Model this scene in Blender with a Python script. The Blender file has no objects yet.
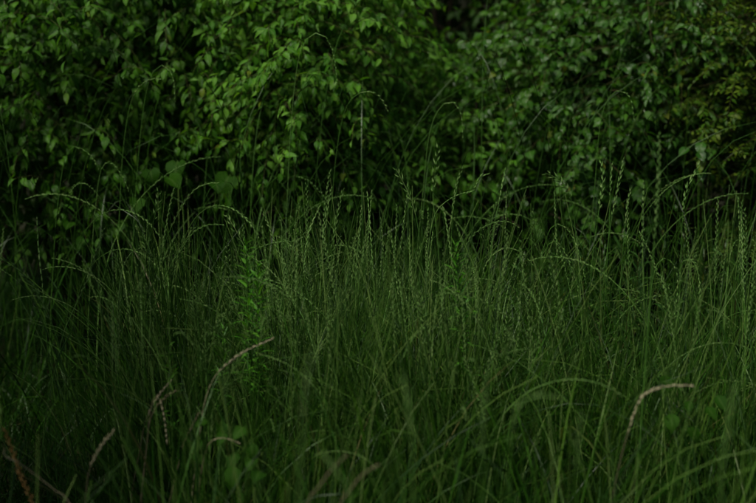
import bpy, math, random
import numpy as np
from mathutils import Matrix, Vector, Quaternion

random.seed(7)
RNG = np.random.default_rng(11)
PI = math.pi
scene = bpy.context.scene
COL = scene.collection

# ------------------------------------------------------------------ camera
CAM_H, PITCH, LENS = 1.40, 10.5, 70.0
cam_data = bpy.data.cameras.new('camera')
cam = bpy.data.objects.new('camera', cam_data)
COL.objects.link(cam)
cam.location = (0, 0, CAM_H)
cam.rotation_euler = (math.radians(90 - PITCH), 0, 0)
cam_data.lens = LENS
cam_data.sensor_width = 36
cam_data.clip_start = 0.05
cam_data.clip_end = 2000
cam_data.dof.use_dof = True
cam_data.dof.focus_distance = 3.72
cam_data.dof.aperture_fstop = 2.2
cam_data.dof.aperture_blades = 9
scene.camera = cam

# ------------------------------------------------------------------ sky, sun, exposure
SUN_EL, SUN_AZ = 58.0, 230.0         # azimuth clockwise from +Y: behind the camera, to the left
world = bpy.data.worlds.new('World')
scene.world = world
world.use_nodes = True
wn = world.node_tree.nodes
wl = world.node_tree.links
bg = wn['Background']
sky = wn.new('ShaderNodeTexSky')
sky.sky_type = 'NISHITA'
sky.sun_disc = False
sky.sun_elevation = math.radians(SUN_EL)
sky.sun_rotation = math.radians(SUN_AZ)
sky.air_density = 1.0
sky.dust_density = 3.0
wl.new(sky.outputs[0], bg.inputs[0])
bg.inputs[1].default_value = 0.05
sd = bpy.data.lights.new('sun', 'SUN')
sd.energy = 3.6
sd.angle = math.radians(11)
sd.color = (1.0, 0.96, 0.86)
sun = bpy.data.objects.new('sun', sd)
COL.objects.link(sun)
sun.location = (0, -3, 8)
el, az = math.radians(SUN_EL), math.radians(SUN_AZ)
to_sun = Vector((math.sin(az) * math.cos(el), math.cos(az) * math.cos(el), math.sin(el)))
sun.rotation_euler = to_sun.to_track_quat('Z', 'Y').to_euler()
scene.view_settings.view_transform = 'Standard'
scene.view_settings.look = 'None'
scene.view_settings.exposure = 0.3
scene.view_settings.gamma = 1.0
scene.view_settings.use_curve_mapping = False
cy = scene.cycles
cy.max_bounces = 3
cy.diffuse_bounces = 2
cy.glossy_bounces = 1
cy.transmission_bounces = 2
cy.transparent_max_bounces = 4
cy.use_light_tree = False
cy.use_denoising = True
cy.use_adaptive_sampling = True
cy.adaptive_threshold = 0.015

# ------------------------------------------------------------------ helpers
FPX = 756 * LENS / 36.0
_cp, _sp = math.cos(math.radians(PITCH)), math.sin(math.radians(PITCH))


def at(u, v, Y):
    """the point at depth Y (world y) seen at photo pixel u, v"""
    dx = (u - 378) / FPX
    dz = (251.5 - v) / FPX
    d = Vector((dx, _cp + dz * _sp, -_sp + dz * _cp))
    return Vector((0, 0, CAM_H)) + d * (Y / d.y)


def project(P):
    """photo pixels and depth of points (n, 3)"""
    x, y, z = P[..., 0], P[..., 1], P[..., 2] - CAM_H
    d = np.maximum(y * _cp - z * _sp, 1e-3)
    up = y * _sp + z * _cp
    return 378 + FPX * x / d, 251.5 - FPX * up / d, d


def nrm(a):
    return a / np.maximum(np.linalg.norm(a, axis=-1, keepdims=True), 1e-9)


def mesh_from(name, V, F3=None, F4=None, attr=None, mat=None, smooth=True):
    me = bpy.data.meshes.new(name)
    V = np.asarray(V, np.float32).reshape(-1, 3)
    loops, sizes = [], []
    if F4 is not None and len(F4):
        F4 = np.asarray(F4, np.int32).reshape(-1, 4)
        loops.append(F4.ravel())
        sizes.append(np.full(len(F4), 4, np.int32))
    if F3 is not None and len(F3):
        F3 = np.asarray(F3, np.int32).reshape(-1, 3)
        loops.append(F3.ravel())
        sizes.append(np.full(len(F3), 3, np.int32))
    loops = np.concatenate(loops)
    sizes = np.concatenate(sizes)
    starts = np.concatenate([[0], np.cumsum(sizes)[:-1]]).astype(np.int32)
    me.vertices.add(len(V))
    me.vertices.foreach_set('co', V.ravel())
    me.loops.add(len(loops))
    me.loops.foreach_set('vertex_index', loops)
    me.polygons.add(len(sizes))
    me.polygons.foreach_set('loop_start', starts)
    me.polygons.foreach_set('loop_total', sizes)
    if smooth:
        me.polygons.foreach_set('use_smooth', np.ones(len(sizes), bool))
    if attr is not None:
        a = me.attributes.new('co', 'FLOAT_VECTOR', 'POINT')
        a.data.foreach_set('vector', np.asarray(attr, np.float32).ravel())
    me.update(calc_edges=True)
    if mat is not None:
        me.materials.append(mat)
    return me


class Soup:
    """collects vertices, faces and the 'co' attribute of many pieces of ONE mesh"""

    def __init__(self):
        self.V, self.A, self.F3, self.F4, self.n = [], [], [], [], 0

    def add(self, V, A, F3=None, F4=None):
        V = np.asarray(V, float).reshape(-1, 3)
        self.V.append(V)
        self.A.append(np.asarray(A, float).reshape(-1, 3))
        if F3 is not None and len(F3):
            self.F3.append(np.asarray(F3).reshape(-1, 3) + self.n)
        if F4 is not None and len(F4):
            self.F4.append(np.asarray(F4).reshape(-1, 4) + self.n)
        self.n += len(V)

    def mesh(self, name, mat):
        return mesh_from(name, np.concatenate(self.V),
                         np.concatenate(self.F3) if self.F3 else None,
                         np.concatenate(self.F4) if self.F4 else None,
                         np.concatenate(self.A), mat)


def link(name, me, parent=None, loc=None):
    o = bpy.data.objects.new(name, me)
    COL.objects.link(o)
    if parent is not None:
        o.parent = parent
    if loc is not None:
        o.location = loc
    return o


def tag(o, label=None, cat=None, group=None, kind=None):
    if label: o['label'] = label
    if cat: o['category'] = cat
    if group: o['group'] = group
    if kind: o['kind'] = kind
    return o


def thing(name, label, cat, loc, group=None):
    o = bpy.data.objects.new(name, None)
    o.empty_display_size = 0.05
    COL.objects.link(o)
    o.location = loc
    return tag(o, label, cat, group)


def ribbons(P, W, tint, side=None, fold=0.0):
    """P (n,k,3) centre lines, W (n,k) half widths -> verts, attr, quads"""
    n, k, _ = P.shape
    T = nrm(np.gradient(P, axis=1))
    if side is None:
        a = RNG.uniform(0, 2 * PI, n)
        side = np.stack([np.cos(a), np.sin(a), np.zeros(n)], -1)
    S = np.broadcast_to(side[:, None, :], P.shape)
    S = nrm(S - T * (S * T).sum(-1, keepdims=True))
    V = np.stack([P - S * W[..., None], P + S * W[..., None]], 2)       # n,k,2,3
    t = np.linspace(0, 1, k)
    A = np.zeros((n, k, 2, 3))
    A[..., 0, 0], A[..., 1, 0] = -1, 1
    A[..., 1] = t[None, :, None]
    A[..., 2] = tint[:, None, None]
    i = np.arange(n)[:, None] * k * 2 + np.arange(k - 1)[None] * 2
    F = np.stack([i, i + 1, i + 3, i + 2], -1).reshape(-1, 4)
    return V.reshape(-1, 3), A.reshape(-1, 3), F


def tubes(P, R, tint, sides=3):
    n, k, _ = P.shape
    T = nrm(np.gradient(P, axis=1))
    ref = np.zeros_like(T)
    ref[..., 0] = 0.83
    ref[..., 1] = 0.55
    ref[..., 2] = 0.07
    U = nrm(np.cross(T, ref))
    B = np.cross(T, U)
    a = np.arange(sides) * 2 * PI / sides
    ring = U[:, :, None] * np.cos(a)[None, None, :, None] + B[:, :, None] * np.sin(a)[None, None, :, None]
    V = P[:, :, None] + ring * R[..., None, None]
    A = np.zeros((n, k, sides, 3))
    A[..., 1] = np.linspace(0, 1, k)[None, :, None]
    A[..., 2] = tint[:, None, None]
    base = np.arange(n)[:, None, None] * k * sides + np.arange(k - 1)[None, :, None] * sides
    j = np.arange(sides)[None, None]
    j2 = (j + 1) % sides
    F = np.stack([base + j, base + j2, base + sides + j2, base + sides + j], -1).reshape(-1, 4)
    return V.reshape(-1, 3), A.reshape(-1, 3), F


def smooth_line(pts, k):
    """Catmull-Rom through pts, k samples evenly along it"""
    p = np.array([list(q) for q in pts], float)
    if len(p) == 2:
        p = np.array([p[0], (p[0] + p[1]) / 2, p[1]])
    e = np.vstack([2 * p[0] - p[1], p, 2 * p[-1] - p[-2]])
    out = []
    for i in range(1, len(e) - 2):
        for t in np.linspace(0, 1, 12, endpoint=False):
            a, b, c, d = e[i - 1], e[i], e[i + 1], e[i + 2]
            out.append(0.5 * (2 * b + (c - a) * t + (2 * a - 5 * b + 4 * c - d) * t * t + (3 * b - a - 3 * c + d) * t ** 3))
    out.append(p[-1])
    out = np.array(out)
    s = np.concatenate([[0], np.cumsum(np.linalg.norm(np.diff(out, axis=0), axis=1))])
    q = np.linspace(0, s[-1], k)
    return np.stack([np.interp(q, s, out[:, i]) for i in range(3)], -1)


# ------------------------------------------------------------------ materials
def new_mat(name):
    m = bpy.data.materials.new(name)
    m.use_nodes = True
    m.node_tree.nodes.clear()
    return m, m.node_tree.nodes, m.node_tree.links


def plant_mat(name, stops, rough=0.45, spec=0.4, trans=0.3, trans_gain=1.6, midrib=0.0, along=0.0, veins=0.0, tip=None):
    """stops: colours of the tint ramp. Tint = attribute z + object random."""
    m, N, L = new_mat(name)
    at_ = N.new('ShaderNodeAttribute'); at_.attribute_name = 'co'
    sep = N.new('ShaderNodeSeparateXYZ'); L.new(at_.outputs['Vector'], sep.inputs[0])
    oi = N.new('ShaderNodeObjectInfo')
    add = N.new('ShaderNodeMath'); add.operation = 'ADD'
    L.new(sep.outputs['Z'], add.inputs[0]); L.new(oi.outputs['Random'], add.inputs[1])
    fr = N.new('ShaderNodeMath'); fr.operation = 'FRACT'; L.new(add.outputs[0], fr.inputs[0])
    rp = N.new('ShaderNodeValToRGB')
    els = rp.color_ramp.elements
    while len(els) < len(stops): els.new(0.5)
    for e, (p, c) in zip(els, stops):
        e.position = p; e.color = (*c, 1)
    L.new(fr.outputs[0], rp.inputs[0])
    col = rp.outputs[0]
    # soft mottling in object space
    if midrib:
        tc = N.new('ShaderNodeTexCoord')
        nz = N.new('ShaderNodeTexNoise'); nz.inputs['Scale'].default_value = 55; nz.inputs['Detail'].default_value = 1
        L.new(tc.outputs['Object'], nz.inputs['Vector'])
        mr = N.new('ShaderNodeMapRange'); mr.inputs[3].default_value = 0.7; mr.inputs[4].default_value = 1.3
        L.new(nz.outputs[0], mr.inputs[0])
        mul = N.new('ShaderNodeVectorMath'); mul.operation = 'SCALE'
        L.new(col, mul.inputs[0]); L.new(mr.outputs[0], mul.inputs['Scale'])
        col = mul.outputs[0]
    if tip is not None:
        mx = N.new('ShaderNodeMix'); mx.data_type = 'RGBA'
        tr = N.new('ShaderNodeMapRange'); tr.inputs[1].default_value = 0.55; tr.inputs[2].default_value = 1.0
        tr.inputs[4].default_value = 0.75
        L.new(sep.outputs['Y'], tr.inputs[0]); L.new(tr.outputs[0], mx.inputs[0])
        L.new(col, mx.inputs[6]); mx.inputs[7].default_value = (*tip, 1)
        col = mx.outputs[2]
    nrm_in = None
    if midrib or veins:
        ab = N.new('ShaderNodeMath'); ab.operation = 'ABSOLUTE'; L.new(sep.outputs['X'], ab.inputs[0])
        if midrib:
            mr2 = N.new('ShaderNodeMapRange'); mr2.inputs[1].default_value = 0.03; mr2.inputs[2].default_value = 0.16
            mr2.inputs[3].default_value = midrib; mr2.inputs[4].default_value = 0.0
            L.new(ab.outputs[0], mr2.inputs[0])
            mx = N.new('ShaderNodeMix'); mx.data_type = 'RGBA'
            L.new(mr2.outputs[0], mx.inputs[0]); L.new(col, mx.inputs[6]); mx.inputs[7].default_value = (0.16, 0.24, 0.07, 1)
            col = mx.outputs[2]
        if veins:
            s1 = N.new('ShaderNodeMath'); s1.operation = 'MULTIPLY_ADD'
            L.new(ab.outputs[0], s1.inputs[0]); s1.inputs[1].default_value = -0.32; L.new(sep.outputs['Y'], s1.inputs[2])
            s2 = N.new('ShaderNodeMath'); s2.operation = 'MULTIPLY'; L.new(s1.outputs[0], s2.inputs[0]); s2.inputs[1].default_value = 48
            s3 = N.new('ShaderNodeMath'); s3.operation = 'SINE'; L.new(s2.outputs[0], s3.inputs[0])
            bp = N.new('ShaderNodeBump'); bp.inputs['Strength'].default_value = veins; bp.inputs['Distance'].default_value = 0.0015
            L.new(s3.outputs[0], bp.inputs['Height'])
            nrm_in = bp.outputs[0]
    b = N.new('ShaderNodeBsdfPrincipled')
    L.new(col, b.inputs['Base Color'])
    b.inputs['Roughness'].default_value = rough
    b.inputs['Specular IOR Level'].default_value = spec
    if nrm_in: L.new(nrm_in, b.inputs['Normal'])
    out = N.new('ShaderNodeOutputMaterial')
    if trans:
        t = N.new('ShaderNodeBsdfTranslucent')
        g = N.new('ShaderNodeVectorMath'); g.operation = 'MULTIPLY'
        L.new(col, g.inputs[0]); g.inputs[1].default_value = (trans_gain * 1.05, trans_gain, trans_gain * 0.5)
        L.new(g.outputs[0], t.inputs[0])
        ms = N.new('ShaderNodeMixShader'); ms.inputs[0].default_value = trans
        L.new(b.outputs[0], ms.inputs[1]); L.new(t.outputs[0], ms.inputs[2])
        L.new(ms.outputs[0], out.inputs[0])
    else:
        L.new(b.outputs[0], out.inputs[0])
    return m


M = {}
M['leaf_dark'] = plant_mat('dark_leaf', [(0, (0.016, 0.066, 0.002)), (0.5, (0.032, 0.112, 0.0045)), (0.97, (0.056, 0.155, 0.008)), (1, (0.08, 0.14, 0.012))], rough=0.42, spec=0.18, midrib=0.35, veins=0.4)
M['leaf_mid'] = plant_mat('fresh_leaf', [(0, (0.024, 0.1, 0.003)), (0.5, (0.052, 0.17, 0.007)), (0.985, (0.095, 0.23, 0.018)), (1, (0.15, 0.2, 0.02))], rough=0.42, spec=0.2, midrib=0.35, veins=0.4)
M['leaf_gloss'] = plant_mat('glossy_leaf', [(0, (0.013, 0.056, 0.003)), (0.5, (0.025, 0.092, 0.005)), (0.985, (0.045, 0.13, 0.008)), (1, (0.15, 0.16, 0.02))], rough=0.34, spec=0.3, midrib=0.3, veins=0.4)
M['leaf_back_shaded'] = plant_mat('shade_toned_leaf', [(0, (0.009, 0.036, 0.002)), (1, (0.02, 0.06, 0.004))], rough=0.5, spec=0.15, midrib=0.2, veins=0.3)  # shade of overhanging trees is mixed into this leaf colour
M['leaf_olive'] = plant_mat('olive_leaflet', [(0, (0.022, 0.065, 0.003)), (0.5, (0.042, 0.095, 0.005)), (1, (0.075, 0.12, 0.008))], rough=0.5, spec=0.12)
M['leaf_heart'] = plant_mat('heart_leaf', [(0, (0.011, 0.043, 0.002)), (1, (0.019, 0.064, 0.003))], rough=0.6, spec=0.05, midrib=0.12, veins=0.2)
M['weed'] = plant_mat('weed_leaf', [(0, (0.035, 0.15, 0.006)), (0.6, (0.05, 0.19, 0.009)), (1, (0.07, 0.2, 0.012))], rough=0.45, spec=0.25, midrib=0.4)
M['weed_dark'] = plant_mat('dark_weed_leaf', [(0, (0.016, 0.065, 0.006)), (0.6, (0.028, 0.085, 0.008)), (1, (0.055, 0.075, 0.016))], rough=0.45, spec=0.3, midrib=0.4)
M['twig'] = plant_mat('twig_bark', [(0, (0.03, 0.034, 0.01)), (0.5, (0.045, 0.04, 0.015)), (1, (0.04, 0.07, 0.012))], rough=0.8, spec=0.1, trans=0)
M['bark'] = plant_mat('branch_bark', [(0, (0.018, 0.016, 0.009)), (1, (0.035, 0.03, 0.018))], rough=0.9, spec=0.05, trans=0)
M['grass'] = plant_mat('meadow_blade', [(0, (0.005, 0.024, 0.0015)), (0.45, (0.012, 0.05, 0.003)), (0.85, (0.032, 0.1, 0.007)), (0.97, (0.065, 0.13, 0.016)), (1, (0.13, 0.115, 0.045))], rough=0.42, spec=0.16, trans=0.3)
M['stem'] = plant_mat('grass_stem', [(0, (0.01, 0.035, 0.003)), (0.45, (0.024, 0.07, 0.006)), (0.7, (0.075, 0.16, 0.022)), (1, (0.16, 0.25, 0.06))], rough=0.4, spec=0.22, trans=0.0)
M['culm'] = plant_mat('seed_stalk', [(0, (0.045, 0.125, 0.015)), (0.5, (0.08, 0.19, 0.03)), (1, (0.135, 0.25, 0.06))], rough=0.4, spec=0.22, trans=0.0)
M['seed'] = plant_mat('seed_head', [(0, (0.07, 0.16, 0.028)), (0.6, (0.115, 0.23, 0.05)), (1, (0.19, 0.29, 0.09))], rough=0.5, spec=0.2, trans=0.25)
M['thatch'] = plant_mat('dead_thatch', [(0, (0.008, 0.014, 0.003)), (0.7, (0.014, 0.02, 0.005)), (1, (0.045, 0.04, 0.016))], rough=0.8, spec=0.05, trans=0)
M['dry'] = plant_mat('bleached_straw', [(0, (0.31, 0.28, 0.16)), (1, (0.41, 0.37, 0.23))], rough=0.6, spec=0.25, trans=0.15, trans_gain=1.0)
M['rust'] = plant_mat('rusty_straw', [(0, (0.26, 0.13, 0.035)), (1, (0.32, 0.17, 0.05))], rough=0.6, spec=0.25, trans=0.1, trans_gain=1.0)
M['brown'] = plant_mat('brown_straw', [(0, (0.12, 0.105, 0.055)), (1, (0.19, 0.165, 0.09))], rough=0.7, spec=0.2, trans=0.1, trans_gain=1.0)


def soil_mat():
    m, N, L = new_mat('soil')
    tc = N.new('ShaderNodeTexCoord')
    nz = N.new('ShaderNodeTexNoise'); nz.inputs['Scale'].default_value = 9; nz.inputs['Detail'].default_value = 8
    L.new(tc.outputs['Object'], nz.inputs['Vector'])
    rp = N.new('ShaderNodeValToRGB')
    rp.color_ramp.elements[0].position = 0.35; rp.color_ramp.elements[0].color = (0.01, 0.009, 0.004, 1)
    rp.color_ramp.elements[1].position = 0.7; rp.color_ramp.elements[1].color = (0.02, 0.022, 0.008, 1)
    L.new(nz.outputs[0], rp.inputs[0])
    bp = N.new('ShaderNodeBump'); bp.inputs['Strength'].default_value = 0.8; bp.inputs['Distance'].default_value = 0.03
    L.new(nz.outputs[0], bp.inputs['Height'])
    b = N.new('ShaderNodeBsdfPrincipled'); b.inputs['Roughness'].default_value = 0.95
    b.inputs['Specular IOR Level'].default_value = 0.1
    L.new(rp.outputs[0], b.inputs['Base Color']); L.new(bp.outputs[0], b.inputs['Normal'])
    o = N.new('ShaderNodeOutputMaterial'); L.new(b.outputs[0], o.inputs[0])
    return m


M['soil'] = soil_mat()

# ------------------------------------------------------------------ ground
def build_ground():
    xs = np.concatenate([[-400, -120, -40, -14], np.linspace(-6, 6, 49), [14, 40, 120, 400]])
    ys = np.concatenate([[-400, -120, -40, -10], np.linspace(-3, 10, 53), [18, 45, 120, 400]])
    X, Y = np.meshgrid(xs, ys)
    Z = -0.012 - 0.012 * np.sin(X * 2.3 + 1.1) * np.sin(Y * 1.9) - 0.008 * np.sin(X * 5.1 - Y * 3.3)
    n, k = X.shape
    i = (np.arange(n - 1)[:, None] * k + np.arange(k - 1)[None]).ravel()
    me = mesh_from('ground', np.stack([X, Y, Z], -1), None, np.stack([i, i + 1, i + k + 1, i + k], -1), None, M['soil'])
    tag(link('ground', me), kind='structure')


build_ground()

# ------------------------------------------------------------------ leaves
def leaf_template(w=0.27, curl=0.5, fold=0.25, wave=0.0, heart=False, rows=6, petiole=0.18, lance=False):
    """unit-long leaf along +Y, face up +Z, 3 verts per row; origin at the foot of its stalk"""
    t = np.linspace(0, 1, rows + 1)
    if heart:
        prof = np.interp(t, [0, 0.03, 0.1, 0.22, 0.4, 0.6, 0.8, 0.93, 1], [0.45, 0.75, 0.95, 1.0, 0.97, 0.78, 0.42, 0.13, 0])
    elif lance:
        prof = np.interp(t, [0, 0.1, 0.3, 0.5, 0.75, 0.9, 1], [0.15, 0.5, 0.92, 1.0, 0.7, 0.33, 0])
    else:
        prof = np.interp(t, [0, 0.06, 0.18, 0.36, 0.55, 0.74, 0.88, 0.95, 1], [0.05, 0.42, 0.84, 1.0, 0.90, 0.57, 0.22, 0.09, 0])
    hw = prof * w
    y, z = [0.0], [0.0]
    ang = 0.12
    for i in range(rows):
        ang -= curl / rows
        y.append(y[-1] + math.cos(ang) / rows); z.append(z[-1] + math.sin(ang) / rows)
    y, z = np.array(y), np.array(z)
    V, A, F3, F4 = [], [], [], []
    for i in range(rows + 1):
        back = 0.16 * max(0, 1 - t[i] * 6) if heart else 0
        for s in (-1, 0, 1):
            V.append((s * hw[i], petiole + y[i] * (1 - petiole) - (back if s else 0) , z[i] * (1 - petiole) + abs(s) * hw[i] * fold + s * wave * math.sin(t[i] * 7) * w * 0.3))
            A.append((s, t[i], 0))
    for i in range(rows):
        a = i * 3
        for c in (0, 1):
            F4.append((a + c, a + c + 1, a + c + 4, a + c + 3))
    n = len(V)
    V += [(-0.013, 0, 0), (0.013, 0, 0), (0.013, petiole, 0.001), (-0.013, petiole, 0.001)]
    A += [(0, 0, 0)] * 4
    F4.append((n, n + 1, n + 2, n + 3))
    return np.array(V, float), np.array(A, float), np.array(F4, int)


TEMPLATES = {
    'ovate': [leaf_template(w, c, f, wv) for w, c, f, wv in [(0.18, 0.5, 0.35, 0.0), (0.21, 1.0, 0.25, 0.3), (0.15, 0.2, 0.5, -0.3), (0.19, 1.5, 0.35, 0.2), (0.23, 0.6, 0.15, -0.2), (0.16, 0.9, 0.7, 0.1)]],
    'heart': [leaf_template(w, c, f, wv, heart=True, rows=9) for w, c, f, wv in [(0.43, 0.7, 0.3, 0.25), (0.46, 1.1, 0.25, -0.25), (0.4, 0.4, 0.45, 0.3)]],
    'round': [leaf_template(w, c, f, wv) for w, c, f, wv in [(0.27, 0.5, 0.2, 0.0), (0.31, 0.9, 0.1, 0.2), (0.24, 0.25, 0.4, -0.2), (0.28, 1.1, 0.35, 0.1)]],
    'small': [leaf_template(w, c, f, 0, rows=3, petiole=0.08) for w, c, f in [(0.22, 0.4, 0.2), (0.26, 0.7, 0.1), (0.2, 0.1, 0.3)]],
    'lance': [leaf_template(w, c, f, 0, lance=True, rows=5, petiole=0.03) for w, c, f in [(0.085, 0.5, 0.3), (0.1, 1.0, 0.2), (0.075, -0.1, 0.4), (0.09, 0.8, 0.3)]],
}
_leaf_meshes = {}


def leaf_mesh(kind, v, mat):
    key = (kind, v, mat)
    if key not in _leaf_meshes:
        V, A, F = TEMPLATES[kind][v]
        _leaf_meshes[key] = mesh_from('leaf', V, None, F, A, M[mat])
    return _leaf_meshes[key]


def frames(axis, up):
    """rotation matrices with local +Y = axis and +Z close to up"""
    y = nrm(axis)
    x = nrm(np.cross(y, up))
    z = np.cross(x, y)
    return np.stack([x, y, z], -1)          # columns


def scatter_soup(soup, kind, var, R, p, s, tint):
    for v in range(len(TEMPLATES[kind])):
        sel = np.where(var == v)[0]
        if not len(sel): continue
        V, A, F = TEMPLATES[kind][v]
        W = np.einsum('nij,kj->nki', R[sel], V) * s[sel][:, None, None] + p[sel][:, None]
        AA = np.broadcast_to(A[None], W.shape).copy()
        AA[..., 2] = tint[sel][:, None]
        FF = F[None] + (np.arange(len(sel)) * len(V))[:, None, None]
        soup.add(W, AA, None, FF)


def most_seen(kind, var, R, p, s, most=300):
    """indices of the leaves that cover most of the photograph, by a coarse depth buffer"""
    q = TEMPLATES[kind][0][0]
    W = np.einsum('nij,kj->nki', R, q) * s[:, None, None] + p[:, None]
    u, v, d = project(W)
    gx, gy = (u / 3).astype(int), (v / 3).astype(int)
    ok = (gx >= 0) & (gx < 252) & (gy >= 0) & (gy < 168)
    lid = np.broadcast_to(np.arange(len(p))[:, None], gx.shape)[ok]
    cell = (gy * 252 + gx)[ok]
    dd = d[ok]
    o = np.lexsort((dd, cell))
    c2 = cell[o]
    first = np.concatenate([[True], c2[1:] != c2[:-1]]) if len(c2) else np.zeros(0, bool)
    cnt = np.bincount(lid[o][first], minlength=len(p))
    best = np.argsort(-cnt)[:most]
    return best[cnt[best] > 0]


def rotm(R, p, s):
    m = Matrix(((R[0, 0] * s, R[0, 1] * s, R[0, 2] * s, p[0]), (R[1, 0] * s, R[1, 1] * s, R[1, 2] * s, p[1]), (R[2, 0] * s, R[2, 1] * s, R[2, 2] * s, p[2]), (0, 0, 0, 1)))
    return m


def lump(p, seed):
    x, y, z = p[:, 0], p[:, 1], p[:, 2]
    return (np.sin(x * 7.1 + seed) * np.sin(z * 6.3 + seed * 1.7) + 0.6 * np.sin(x * 13.7 + z * 9.1 + seed * 2.3) + 0.5 * np.sin(y * 9 + x * 4 + seed)) / 2.1


def shrub(name, label, base, rx, ry, h, zc, n_spray, kind, mat, size, seed, per=13, droop=1.0, singles=300, inner=0.5, twig_len=(0.22, 0.42), bend_front=0.0, group=None, shear=0.0):
    """base: foot of the shrub; crown = lumpy ellipsoid (rx, ry, h/2) centred zc up"""
    r = np.random.default_rng(seed)
    root = thing(name, label, 'shrub', base, group)
    B = np.array(base, float)
    C = B + np.array([0, -bend_front, zc])
    # spray tips on the lumpy crown, more of them on the light side
    d = nrm(r.normal(size=(n_spray * 3, 3)))
    d = d[(d[:, 1] < 0.45) | (r.random(len(d)) < 0.3)][:n_spray]
    n = len(d)
    tip0 = d * np.array([rx, ry, h / 2])
    rad = 1 + 0.13 * lump(tip0 + B, seed) - (r.random(n) ** 2) * inner
    tip0 = tip0 * rad[:, None]
    outw = nrm(d / np.array([rx, ry, h / 2]))
    L = r.uniform(*twig_len, n)
    # a twig climbs outwards then nods
    hd = nrm(outw * np.array([1, 1, 0.35]) + r.normal(0, 0.35, (n, 3)) + np.array([0, -0.15, 0.25]))
    k = 7
    pts = np.zeros((n, k, 3))
    cur = C + tip0 - hd * L[:, None] * 0.75
    dirn = nrm(hd + np.array([0, 0, 0.35]))
    pts[:, 0] = cur
    for i in range(1, k):
        dirn = nrm(dirn + np.array([0, 0, -0.22 * droop]) * (0.5 + i / k) + r.normal(0, 0.05, (n, 3)))
        cur = cur + dirn * (L / (k - 1))[:, None]
        pts[:, i] = cur
    pts[:, :, 1] -= shear * (pts[:, :, 2] - 0.95)          # the hedge leans out over its foot
    keep = (pts[:, :, 2].min(1) > 0.05) & (r.random(n) < np.clip(0.35 + (pts[:, -1, 2] - 0.45) * 1.3, 0.35, 1.0))     # thinner towards the foot
    pts, L, n = pts[keep], L[keep], int(keep.sum())
    R_ = np.linspace(1, 0.35, k)[None] * r.uniform(0.0011, 0.002, n)[:, None]
    sp = Soup()
    V, A, F = tubes(pts, R_, r.random(n))
    sp.add(V - B, A, None, F)
    tw = link('twigs', sp.mesh('twigs', M['twig']), root)
    tag(tw, kind='stuff')
    # stems of the shrub, each a tapered limb forking towards the crown
    for j in range(5):
        a = j * 2.4 + seed
        foot = np.array([math.cos(a) * 0.05, math.sin(a) * 0.05, -0.04])
        end = (C - B) + np.array([math.cos(a) * rx * 0.6, math.sin(a) * ry * 0.5, h * r.uniform(0.15, 0.36)])
        mid = foot * 0.5 + end * 0.5 + np.array([r.normal(0, 0.06), r.normal(0, 0.06), 0.12])
        line = smooth_line([foot, mid, end], 10)[None]
        rad_ = np.linspace(0.018, 0.004, 10)[None]
        sb = Soup()
        sb.add(*tubes(line, rad_, r.random(1), 6)[:2], None, tubes(line, rad_, r.random(1), 6)[2])
        for q in range(3):
            s0 = line[0, 4 + q]
            e0 = s0 + nrm(np.array([r.normal(), r.normal() - 0.5, 0.5]))* r.uniform(0.25, 0.45)
            l2 = smooth_line([s0, (s0 + e0) / 2 + np.array([0, 0, 0.05]), e0], 7)[None]
            V, A, F = tubes(l2, np.linspace(0.007, 0.0022, 7)[None], r.random(1), 4)
            sb.add(V, A, None, F)
        link('branch', sb.mesh('branch', M['bark']), root)
    # leaves along the twigs
    t = np.linspace(0.22, 1.0, per)
    f = t * (k - 1)
    i0 = np.minimum(f.astype(int), k - 2)
    w = (f - i0)[None, :, None]
    P = pts[:, i0] * (1 - w) + pts[:, i0 + 1] * w
    T = nrm(pts[:, i0 + 1] - pts[:, i0])
    S = nrm(np.cross(T, np.array([0, 0, 1.0])) + 1e-6)
    sgn = np.where(np.arange(per) % 2 == 0, 1.0, -1.0)[None, :, None]
    ax = T * 0.55 + S * sgn * 0.7 + np.array([0, -0.1, -0.5 * droop]) + r.normal(0, 0.42, P.shape)
    ax[:, -1] = T[:, -1] + np.array([0, 0, -0.3 * droop])
    upv = np.array([0, -0.2, 1.0]) + r.normal(0, 0.45, P.shape)
    sz = size * 1.1 * (0.6 + 0.5 * np.sin(np.linspace(0.5, 2.7, per)))[None] * r.uniform(0.75, 1.25, (n, per))
    P, ax, upv, sz = P.reshape(-1, 3), ax.reshape(-1, 3), upv.reshape(-1, 3), sz.ravel()
    m = r.random(len(P)) < 0.93
    P, ax, upv, sz = P[m], ax[m], upv[m], sz[m]
    R = frames(ax, upv)
    nv = len(TEMPLATES[kind])
    var = r.integers(0, nv, len(P))
    tint = np.clip(r.normal(0.45, 0.22, len(P)), 0, 0.999)
    pick = most_seen(kind, var, R, P, sz, singles) if singles else np.zeros(0, int)
    rest = np.ones(len(P), bool); rest[pick] = False
    sf = Soup()
    scatter_soup(sf, kind, var[rest], R[rest], P[rest] - B, sz[rest], tint[rest])
    tag(link('foliage', sf.mesh('foliage', M[mat]), root), kind='stuff')
    for i in pick:
        o = link('leaf', leaf_mesh(kind, int(var[i]), mat), root)
        o.matrix_basis = rotm(R[i], P[i] - B, sz[i])
    return root


HEDGE = 'shrubs of the hedge behind the meadow'
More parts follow.
